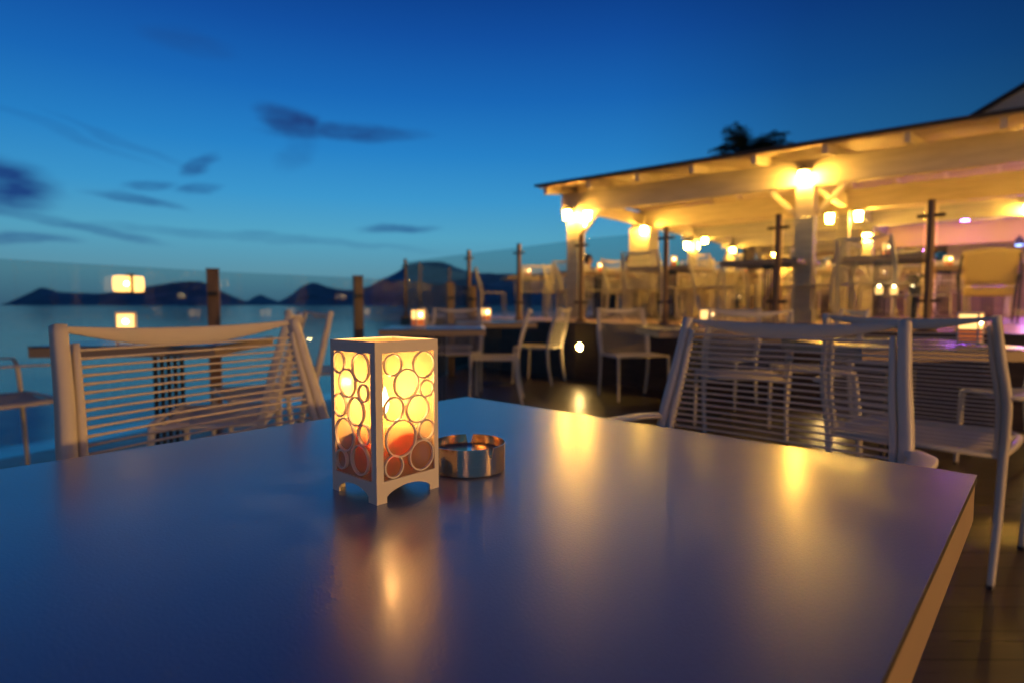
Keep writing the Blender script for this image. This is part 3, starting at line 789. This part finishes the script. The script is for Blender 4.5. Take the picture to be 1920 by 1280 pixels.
lamp(.26, 4.6, 2.32, 90, 'round looking far lamp, right of two beneath the long beam')
lamp(.1, 7.0 - .19, 2.25, 0, 'distant lamp over the bar counter, the higher one')
lamp(.95, 7.2, 2.10, 0, 'distant lamp over the bar counter, the lower right one')
lamp(6.5, -.2, 2.18, 0, 'assumed lamp on the third front post, unseen just outside the picture')  # unseen front post lamp, assumed for the warm light from the right
lamp(9.75, -.2, 2.18, 0, 'assumed lamp on the fourth front post, unseen outside the picture')  # likewise assumed and out of view, further along the front
lamp(6.5, 2.1, 2.2, 0, 'assumed lamp on the third inner column, unseen outside the picture')  # out-of-view lamp assumed deeper in, adds to the warm interior
for (u, v, ph) in ((0, .2, 'rear of the corner post'), (3.25, .19, 'rear of the second front post'), (6.5, .19, 'rear of the third front post'),
                   (0, 2.3 + .31, 'rear of the broad white column'), (3.25, 2.3 + .19, 'rear of the second inner column'), (3.25, 4.6 + .19, 'rear of the deep second column'), (6.5, 4.6 + .19, 'rear of the deep third column'), (0, 4.6 + .19, 'rear of the deep first column')):
    lamp(u, v, 2.22, 180, 'added lamp hidden on the ' + ph)  # unseen lamps behind the posts, added to brighten the pavilion interior
dup(LP[0], (11.15, 12.2, PZ + 3.2), R(-45), 'added lamp hidden on the wall of the gabled house')  # unseen lamp added to throw warm light on the gable wall
for (u, ph) in ((.35, 'left end of the back wall'), (2.45, 'back wall pier by the fridge'), (4.6, 'back wall pier at the middle of the bar'), (7.6, 'back wall right of the bar')):
    lamp(u, 9.88, 2.15, 0, 'small distant added lamp on the ' + ph)  # lamps added along the back wall to lift the interior brightness
# purple spotlight and blue marker lamp
def spot(name, u, v, z, m, label, r=.09):
    t = thing(name, label, 'lamp', PM @ Vector((u, v, z)))
    bm = bmesh.new(); lathe(bm, [(.001, -.8 * r), (.6 * r, -.75 * r), (r, -.3 * r), (r, .6 * r)], 18); obj('lens', bm, m, t, smooth=True)
    bm = bmesh.new(); lathe(bm, [(r * 1.03, -.25 * r), (r * 1.05, 1.5 * r), (.3 * r, 1.9 * r), (.3 * r, 2.4 * r), (.001, 2.4 * r)], 18); obj('housing', bm, M_black, t); return t
spot('spotlight', 5.55, 5.4, 1.98, M_purple, 'purple spotlight at the right edge behind the yellow armchair', .12)
spot('spotlight', 4.6, 5.4, 2.5, M_purple, 'assumed purple spotlight hidden up between the pavilion beams', .09)  # unseen second spotlight, assumed from the violet light on the valance
spot('marker_lamp', 5.35, 5.9, 2.02, M_blue, 'small pale blue lamp left of the purple spotlight', .06)

# assumed lamp post behind the camera to the right, added for warm side light
t = thing('assumed_lamp_post', 'tall assumed lamp post on the deck to the right, added unseen outside the picture', 'lamp', (6.4, -2.0, 0))
bm = bmesh.new(); cyl(bm, .03, .025, .02, 1.45, 16); cyl(bm, .14, .12, 0, .03, 24); obj('pole', bm, M_black, t)
bm = bmesh.new(); lathe(bm, [(.04, 1.45), (.085, 1.47), (.10, 1.65), (.085, 1.67)], 24); obj('lamp_glass', bm, M_assumed_right, t)
bm = bmesh.new(); lathe(bm, [(.12, 1.672), (.12, 1.69), (.03, 1.77), (.001, 1.78)], 24); obj('cap', bm, M_black, t)

t = thing('assumed_lamp_post', 'second assumed lamp post on the deck, added unseen well behind the viewer', 'lamp', (-.6, -6.2, 0))  # assumed out-of-view lamp, added as warm fill from behind
bm = bmesh.new(); cyl(bm, .03, .025, .02, 1.75, 16); cyl(bm, .14, .12, 0, .03, 24); obj('pole', bm, M_black, t)
bm = bmesh.new(); lathe(bm, [(.04, 1.75), (.085, 1.77), (.10, 1.95), (.085, 1.97)], 24); obj('lamp_glass', bm, M_assumed_back, t)
bm = bmesh.new(); lathe(bm, [(.12, 1.972), (.12, 1.99), (.03, 2.07), (.001, 2.08)], 24); obj('cap', bm, M_black, t)

# ------------------------------------------------------------------ platform tables and chairs
PT = [  # x, y, rot, phrase, lantern?, chair sides
    (.28, 11.35, 10, 'the far left platform table over the sea', 1, 'lrn'),
    (2.2, 12.6, -38, 'the platform table with the seated couple', 1, 'nr'),
    (2.30, 8.55, -40, 'the platform table between the first two front posts', 1, 'nlrf'),
    (4.0, 14.2, -38, 'the platform table beneath the round far lamps', 1, 'nlr'),
    (4.05, 10.45, -38, 'the platform table just left of the second front post', 1, 'nlr'),
    (6.3, 17.0, -38, 'the deepest platform table by the bar', 1, 'nl'),
    (4.22, 6.75, -40, 'the platform table right of the second front post', 1, 'nlf'),
    (6.2, 8.5, -38, 'the platform table left of the yellow armchair', 1, 'lf'),
    (2.6, 10.6, -38, 'the platform table beside the broad white column', 1, 'nlrf'),
    (5.9, 11.6, -38, 'the platform table below the purple lit valance', 1, 'nlrf'),
    (8.2, 10.2, -38, 'the platform table beneath the very bright lamp', 1, 'nlf'),
    (7.6, 13.8, -38, 'the platform table far right near the hedge', 1, 'nlr'),
    (3.15, 12.0, -38, 'the platform table behind the broad white column', 1, 'nlr'),
    (5.0, 13.0, -38, 'the platform table in front of the bar', 1, 'nlrf'),
    (7.4, 11.9, -38, 'the platform table under the third beam', 1, 'nlr'),
    (5.0, 9.4, -38, 'the platform table beneath the lamp pair', 1, 'nlrf'),
    (1.45, 9.9, -42, 'the platform table just inside the corner post', 1, 'nlr'),
    (3.2, 7.35, -42, 'the platform table directly before the second front post', 0, 'lrf'),
    (6.4, 6.6, -40, 'the platform table in front of the yellow armchair', 1, 'r'),
]
SN = {'n': 'near side', 'f': 'far side', 'l': 'left side', 'r': 'right side'}
for (x, y, rt, ph, hasl, sides) in PT:
    table(x, y, rt, 'white square table, ' + ph.replace('the platform table', 'on the platform').replace('the far left platform table', 'far left on the platform').replace('the deepest platform table', 'deepest on the platform'), PZ + .003)
    if hasl: lantern(x + .02, y - .05, PZ + .003 + T1, 'small glowing lantern on ' + ph, 30 + rt)
    for s in sides:
        a = R(rt + {'n': -90, 'f': 90, 'l': 180, 'r': 0}[s]); dist = .62 + random.uniform(-.04, .12)
        cx, cy = x + math.cos(a) * dist, y + math.sin(a) * dist
        dg = math.degrees(a) + 180 + random.uniform(-12, 12)
        chair(cx, cy, dg, 'cord chair, %s of %s' % (SN[s], ph), random.random() < .35, PZ + .003)
chair(.95, 10.35, 155, 'cord chair with a gold lit headrest left of the pavilion corner post', False, PZ + .003)
chair(1.75, 11.3, 20, 'cord chair seen through the bay behind the pavilion corner post', False, PZ + .003)

# yellow armchair with curved dark frame
t = thing('lounge_armchair', 'bright yellow padded armchair with a curved dark frame at the right edge', 'armchair', (5.75, 7.15, PZ + .003), R(-36)); t.scale = (.86, .86, .9)
bm = bmesh.new(); rows_ = []
for i in range(13):
    q = i / 6 - 1; rr = []
    for k in range(7):
        s = k / 6; z = .50 + .44 * s + .03 * (1 - q * q) * s; w = .27 + .03 * s
        for_y = -.20 - .13 * s - .06 * (1 - q * q)
        rr.append((q * w, for_y, z))
    rows_.append(rr)
F = [[bm.verts.new(p) for p in rr] for rr in rows_]; B = [[bm.verts.new((p[0] * 1.02, p[1] - .05, p[2])) for p in rr] for rr in rows_]
for i in range(12):
    for k in range(6):
        bm.faces.new((F[i][k], F[i + 1][k], F[i + 1][k + 1], F[i][k + 1])); bm.faces.new((B[i][k], B[i][k + 1], B[i + 1][k + 1], B[i + 1][k]))
    bm.faces.new((F[i][0], B[i][0], B[i + 1][0], F[i + 1][0])); bm.faces.new((F[i][6], F[i + 1][6], B[i + 1][6], B[i][6]))
for k in range(6):
    bm.faces.new((F[0][k], F[0][k + 1], B[0][k + 1], B[0][k])); bm.faces.new((F[12][k], B[12][k], B[12][k + 1], F[12][k + 1]))
obj('backrest', bm, M_fabric, t, smooth=True)
bm = bmesh.new(); box(bm, -.27, .27, -.22, .27, .36, .47, .03); obj('seat_cushion', bm, M_fabric, t, smooth=True)
for s in (-1, 1):
    bm = bmesh.new(); sweep(bm, spline([(s * .30, -.36, .90, .03, .035), (s * .33, -.27, .70, .03, .04), (s * .33, -.22, .45, .03, .04), (s * .31, -.30, .0, .025, .03)], 6), (1, 0, 0), 8, .7); obj('back_frame', bm, M_black, t, smooth=True)
    bm = bmesh.new(); sweep(bm, spline([(s * .33, -.26, .66, .04, .02), (s * .36, .0, .66, .045, .02), (s * .34, .25, .63, .04, .02), (s * .32, .28, .4, .03, .025), (s * .30, .30, .0, .025, .025)], 6), (1, 0, 0), 8, .7); obj('armrest', bm, M_black, t, smooth=True)

# ------------------------------------------------------------------ bar at the back
bar = thing('bar_counter', 'long pale bar counter at the back of the pavilion', 'counter', (0, 0, 0)); bar.matrix_world = PM
bm = bmesh.new(); box(bm, 1.2, 8.5, 8.0, 8.6, PZ + .005, PZ + 1.05, .01); obj('front_panel', bm, M_counter, bar)
bm = bmesh.new(); box(bm, 1.1, 8.6, 7.92, 8.7, PZ + 1.052, PZ + 1.10, .008); obj('counter_top', bm, M_white, bar)
bw = thing('back_wall', 'pale wall behind the bar with dark openings', 'wall'); bw.matrix_world = PM
bm = bmesh.new()
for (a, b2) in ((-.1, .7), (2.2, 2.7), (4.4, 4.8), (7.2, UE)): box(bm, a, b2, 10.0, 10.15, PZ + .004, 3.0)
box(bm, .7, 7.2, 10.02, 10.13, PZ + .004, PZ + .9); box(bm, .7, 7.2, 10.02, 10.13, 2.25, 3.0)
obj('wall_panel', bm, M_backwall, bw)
rb = random.Random(3)
lab_b = ['tall green bottle at the left end of the bar', 'short bottle second along the bar counter', 'slim bottle near the middle of the bar counter', 'dark bottle right of the middle of the bar counter', 'last bottle toward the right of the bar counter']
for i, lb in enumerate(lab_b):
    h = rb.uniform(.24, .32); o = None
    bm = bmesh.new(); lathe(bm, [(.001, 0), (.036, 0), (.038, h * .6), (.014, h * .75), (.013, h), (.001, h)], 14)
    o = obj('bottle', bm, M_bottle, None, smooth=True); o.location = PM @ Vector((1.7 + i * 1.15, 8.2, PZ + 1.102)); tag(o, lb, 'bottle', 'bottles on the bar')
# green indicator light of the fridge behind the left of the bar
fr = thing('fridge', 'grey upright fridge with a green light, behind the left tables', 'fridge', PM @ Vector((.9, 8.9, PZ + .004)), math.atan2(UU.y, UU.x))
bm = bmesh.new(); box(bm, -.32, .32, -.3, .3, .06, 1.32, .012); obj('body', bm, M_steel, fr)
bm = bmesh.new(); box(bm, -.31, .31, -.335, -.303, .08, 1.28, .008); obj('door', bm, M_steel, fr)
_d = pdir(1267, 495); Yg = 12.9; P = Vector((0, 0, CZ)) + _d * (Yg / _d.y)
t = thing('indicator_lamp', 'small round green light glowing deep in the pavilion', 'light', P)
bm = bmesh.new(); lathe(bm, [(.001, .0), (.045, .004), (.05, .02)], 16, Matrix.Rotation(math.pi / 2, 4, 'X')); obj('lens', bm, M_green, t)
bm = bmesh.new(); box(bm, -.06, .06, .021, .07, -.06, .06, .006); cyl(bm, .014, .014, -(P.z - PZ) + .0, -.06, 10, Matrix.Translation((0, .045, 0))); obj('housing', bm, M_black, t)

# flower bowl with candles on a low table near the right rail
P = Vector((0, 0, CZ)) + pdir(1668, 560) * 0; Y = 6.2
lt = thing('side_table', 'low side table with a plant and tea lights behind the platform rail', 'table', (4.05, 5.95, PZ + .003))
bm = bmesh.new(); lathe(bm, [(.001, .30), (.26, .30), (.27, .31), (.26, .32), (.001, .32)], 32); obj('tabletop', bm, M_white, lt)
bm = bmesh.new(); cyl(bm, .025, .025, .02, .30, 12); cyl(bm, .16, .15, 0, .02, 20); obj('pedestal', bm, M_black, lt)
pt = thing('potted_plant', 'small leafy plant in a dark pot behind the platform rail', 'plant', (4.02, 5.90, PZ + .324))
bm = bmesh.new(); lathe(bm, [(.001, 0), (.045, 0), (.06, .08), (.055, .08), (.05, .07), (.001, .07)], 20); obj('pot', bm, M_pot, pt)
bm = bmesh.new()
for i in range(130):
    a = rb.uniform(0, 6.28); r = rb.uniform(0, .09); z = .08 + rb.uniform(0, .10); s = .018
    v0 = Vector((r * math.cos(a), r * math.sin(a), z)); dx = Vector((rb.uniform(-1, 1), rb.uniform(-1, 1), rb.uniform(-.3, 1))).normalized(); dy = dx.cross(Vector((rb.uniform(-1, 1), .3, .5))).normalized()
    bm.faces.new([bm.verts.new(v0), bm.verts.new(v0 + dx * s + dy * s * .4), bm.verts.new(v0 + dx * 2 * s), bm.verts.new(v0 + dx * s - dy * s * .4)])
obj('foliage', bm, M_fleaf, pt)
for i, (u, lb) in enumerate(((1648, 'left tea light glass by the small potted plant'), (1676, 'middle tea light glass by the small potted plant'), (1711, 'right tea light glass by the small potted plant'))):
    _d = pdir(u, 548); yy = (5.85, 5.95, 6.0)[i]; X = _d.x / _d.y * yy
    tl_ = thing('tea_light', lb, 'candle', (X, yy, PZ + .324), 0, 'tea lights beside the plant')
    bm = bmesh.new(); lathe(bm, [(.001, 0), (.03, 0), (.034, .03), (.036, .07), (.034, .07), (.03, .04)], 16); obj('holder', bm, M_glow, tl_)
    bm = bmesh.new(); bmesh.ops.create_icosphere(bm, subdivisions=2, radius=.012, matrix=Matrix.Translation((0, 0, .08))); obj('flame', bm, M_core, tl_)

# ------------------------------------------------------------------ seated couple
def person(x, y, deg, shirt, label, hairlong):
    t = thing('person', label, 'person', (x, y, PZ + .003), R(deg) - math.pi / 2)
    V = [((0, -.02, .50), .125), ((0, -.05, .66), .115), ((0, -.07, .84), .14), ((0, -.07, .98), .10), ((0, -.06, 1.06), .052), ((0, -.04, 1.13), .072), ((0, -.03, 1.20), .088), ((0, -.035, 1.27), .06)]
    E_ = [(i, i + 1) for i in range(7)]
    def add(p, r, fr_):
        V.append((p, r)); E_.append((fr_, len(V) - 1)); return len(V) - 1
    for s in (-1, 1):
        a = add((s * .17, -.07, .98), .055, 3); a = add((s * .22, .0, .78), .042, a); a = add((s * .16, .22, .80), .032, a); a = add((s * .13, .31, .81), .022, a)
        for f_ in range(4): add((s * (.13 - .022 * (f_ - 1.5)), .37 + .01 * (f_ % 2), .80), .008, a)
        add((s * .095, .33, .81), .009, a)
        a = add((s * .09, .05, .50), .085, 0); a = add((s * .11, .40, .50), .06, a); a = add((s * .11, .42, .26), .05, a); a = add((s * .11, .41, .07), .035, a); add((s * .11, .52, .04), .03, a)
    me = bpy.data.meshes.new('body'); me.from_pydata([v[0] for v in V], E_, [])
    o = bpy.data.objects.new('body', me); C.objects.link(o); o.parent = t
    sk = o.modifiers.new('skin', 'SKIN'); sk.use_smooth_shade = True
    for i, v in enumerate(V):
        me.skin_vertices[0].data[i].radius = (v[1], v[1]); me.skin_vertices[0].data[i].use_root = (i == 0)
    ss = o.modifiers.new('sub', 'SUBSURF'); ss.levels = 1; ss.render_levels = 1
    me.materials.append(M_skin)
    def cover(nm, sel, grow, m):
        idx = [i for i in range(len(V)) if sel(V[i][0])]; mp = {j: k for k, j in enumerate(idx)}
        me2 = bpy.data.meshes.new(nm); me2.from_pydata([V[i][0] for i in idx], [(mp[a], mp[b2]) for a, b2 in E_ if a in mp and b2 in mp], [])
        c = bpy.data.objects.new(nm, me2); C.objects.link(c); c.parent = t; s2 = c.modifiers.new('skin', 'SKIN'); s2.use_smooth_shade = True
        for k, j in enumerate(idx):
            r = V[j][1] + grow; me2.skin_vertices[0].data[k].radius = (r, r); me2.skin_vertices[0].data[k].use_root = (k == 0)
        q2 = c.modifiers.new('sub', 'SUBSURF'); q2.levels = 1; q2.render_levels = 1
        me2.materials.append(m)
    cover('shirt', lambda p: (p[2] > .6 and p[2] < 1.0 and p[1] < .1) , .014, shirt)
    cover('trousers', lambda p: p[2] <= .5 and p[2] > .06 and p[1] < .45, .012, M_trouser)
    bm = bmesh.new(); bmesh.ops.create_icosphere(bm, subdivisions=3, radius=.108, matrix=Matrix.Translation((0, -.06, 1.225)))
    for v in list(bm.verts):
        if v.co.y > .0 and v.co.z < 1.25: v.co.y = .0
        if hairlong and v.co.z < 1.2: v.co.z -= .12; v.co.y -= .02
    obj('hair', bm, M_hair, t, smooth=True)
    bm = bmesh.new()
    for s in (-1, 1): bmesh.ops.create_icosphere(bm, subdivisions=1, radius=.011, matrix=Matrix.Translation((s * .033, .048, 1.195)))
    obj('eyes', bm, M_hair, t)
    bm = bmesh.new(); bmesh.ops.create_cone(bm, segments=8, radius1=.014, radius2=.004, depth=.04, matrix=Matrix.Translation((0, .062, 1.17))); obj('nose', bm, M_skin, t)
    bm = bmesh.new(); box(bm, -.022, .022, .03, .052, 1.128, 1.137, .002); obj('mouth', bm, M_red, t)
person(2.2 + math.cos(R(-38 - 180)) * .62, 12.6 + math.sin(R(-38 - 180)) * .62, -38, M_navy, 'dark haired person in a navy top seated left at a far platform table', False)
chair(2.2 + math.cos(R(142)) * .68, 12.6 + math.sin(R(142)) * .68, -38, 'cord chair under the dark haired person in navy', False, PZ + .003)
person(2.2 + math.cos(R(52)) * .62, 12.6 + math.sin(R(52)) * .62, 232, M_red, 'person in a red top seated behind a far platform table', True)
chair(2.2 + math.cos(R(52)) * .68, 12.6 + math.sin(R(52)) * .68, 232, 'cord chair under the person in the red top', False, PZ + .003)

# ------------------------------------------------------------------ palm and hedge
palm = thing('palm_tree', 'dark palm tree crown rising behind the pavilion roof', 'palm tree', (6.2, 15.6, PZ - .95))
bm = bmesh.new(); tube(bm, spline([(0, 0, 0), (.05, 0, 1.5), (.0, 0, 3.2), (0, 0, 5.0 - .1)], 6), .16, 10); obj('trunk', bm, M_bark, palm, smooth=True)
bm = bmesh.new(); rp = random.Random(5)
for i in range(95):
    a = rp.uniform(0, 6.283); el = rp.uniform(-.2, 1.2); ln_ = rp.uniform(.85, 1.3); p = Vector((0, 0, 4.95)); d_ = Vector((math.cos(a) * math.cos(el), math.sin(a) * math.cos(el), math.sin(el)))
    n_ = 16
    for k in range(n_):
        st = ln_ / n_; q = p + d_ * st; sd = d_.cross(Vector((0, 0, 1)))
        sd = sd.normalized() if sd.length > .01 else Vector((1, 0, 0)); upv = sd.cross(d_)
        bm.faces.new([bm.verts.new(p - sd * .012), bm.verts.new(p + sd * .012), bm.verts.new(q + sd * .012), bm.verts.new(q - sd * .012)])
        if k > 1:
            w = .34 * math.sin(math.pi * (k + 1) / (n_ + 2)) + .05
            for s in (-1, 1):
                tip = p + sd * s * w * .75 + d_ * w * .6 - upv * .10 * rp.uniform(.2, 1.6)
                bm.faces.new([bm.verts.new(p), bm.verts.new(p + d_ * .045), bm.verts.new(tip)])
        p = q; d_ = (d_ + Vector((0, 0, -.055 - .012 * k / 4))).normalized()
obj('crown', bm, M_leaf, palm)
bm = bmesh.new(); rh = random.Random(9)
for i in range(9000):
    u = rh.uniform(-1.2, UE); v = 11.6 + rh.gauss(0, .45); hmax = 2.1 + .5 * math.sin(u * 1.7) + .35 * math.sin(u * 4.1 + 1); z = PZ + rh.random() ** .7 * hmax
    v0 = PM @ Vector((u, v, z)); s = rh.uniform(.05, .11); dx = Vector((rh.uniform(-1, 1), rh.uniform(-1, 1), rh.uniform(-1, 1))).normalized(); dy = dx.cross(Vector((rh.uniform(-1, 1), .3, .5))).normalized()
    bm.faces.new([bm.verts.new(v0), bm.verts.new(v0 + dx * s + dy * s * .4), bm.verts.new(v0 + dx * 2 * s), bm.verts.new(v0 + dx * s - dy * s * .4)])
tag(obj('hedge', bm, M_leaf), 'dark leafy hedge behind the pavilion', 'hedge')
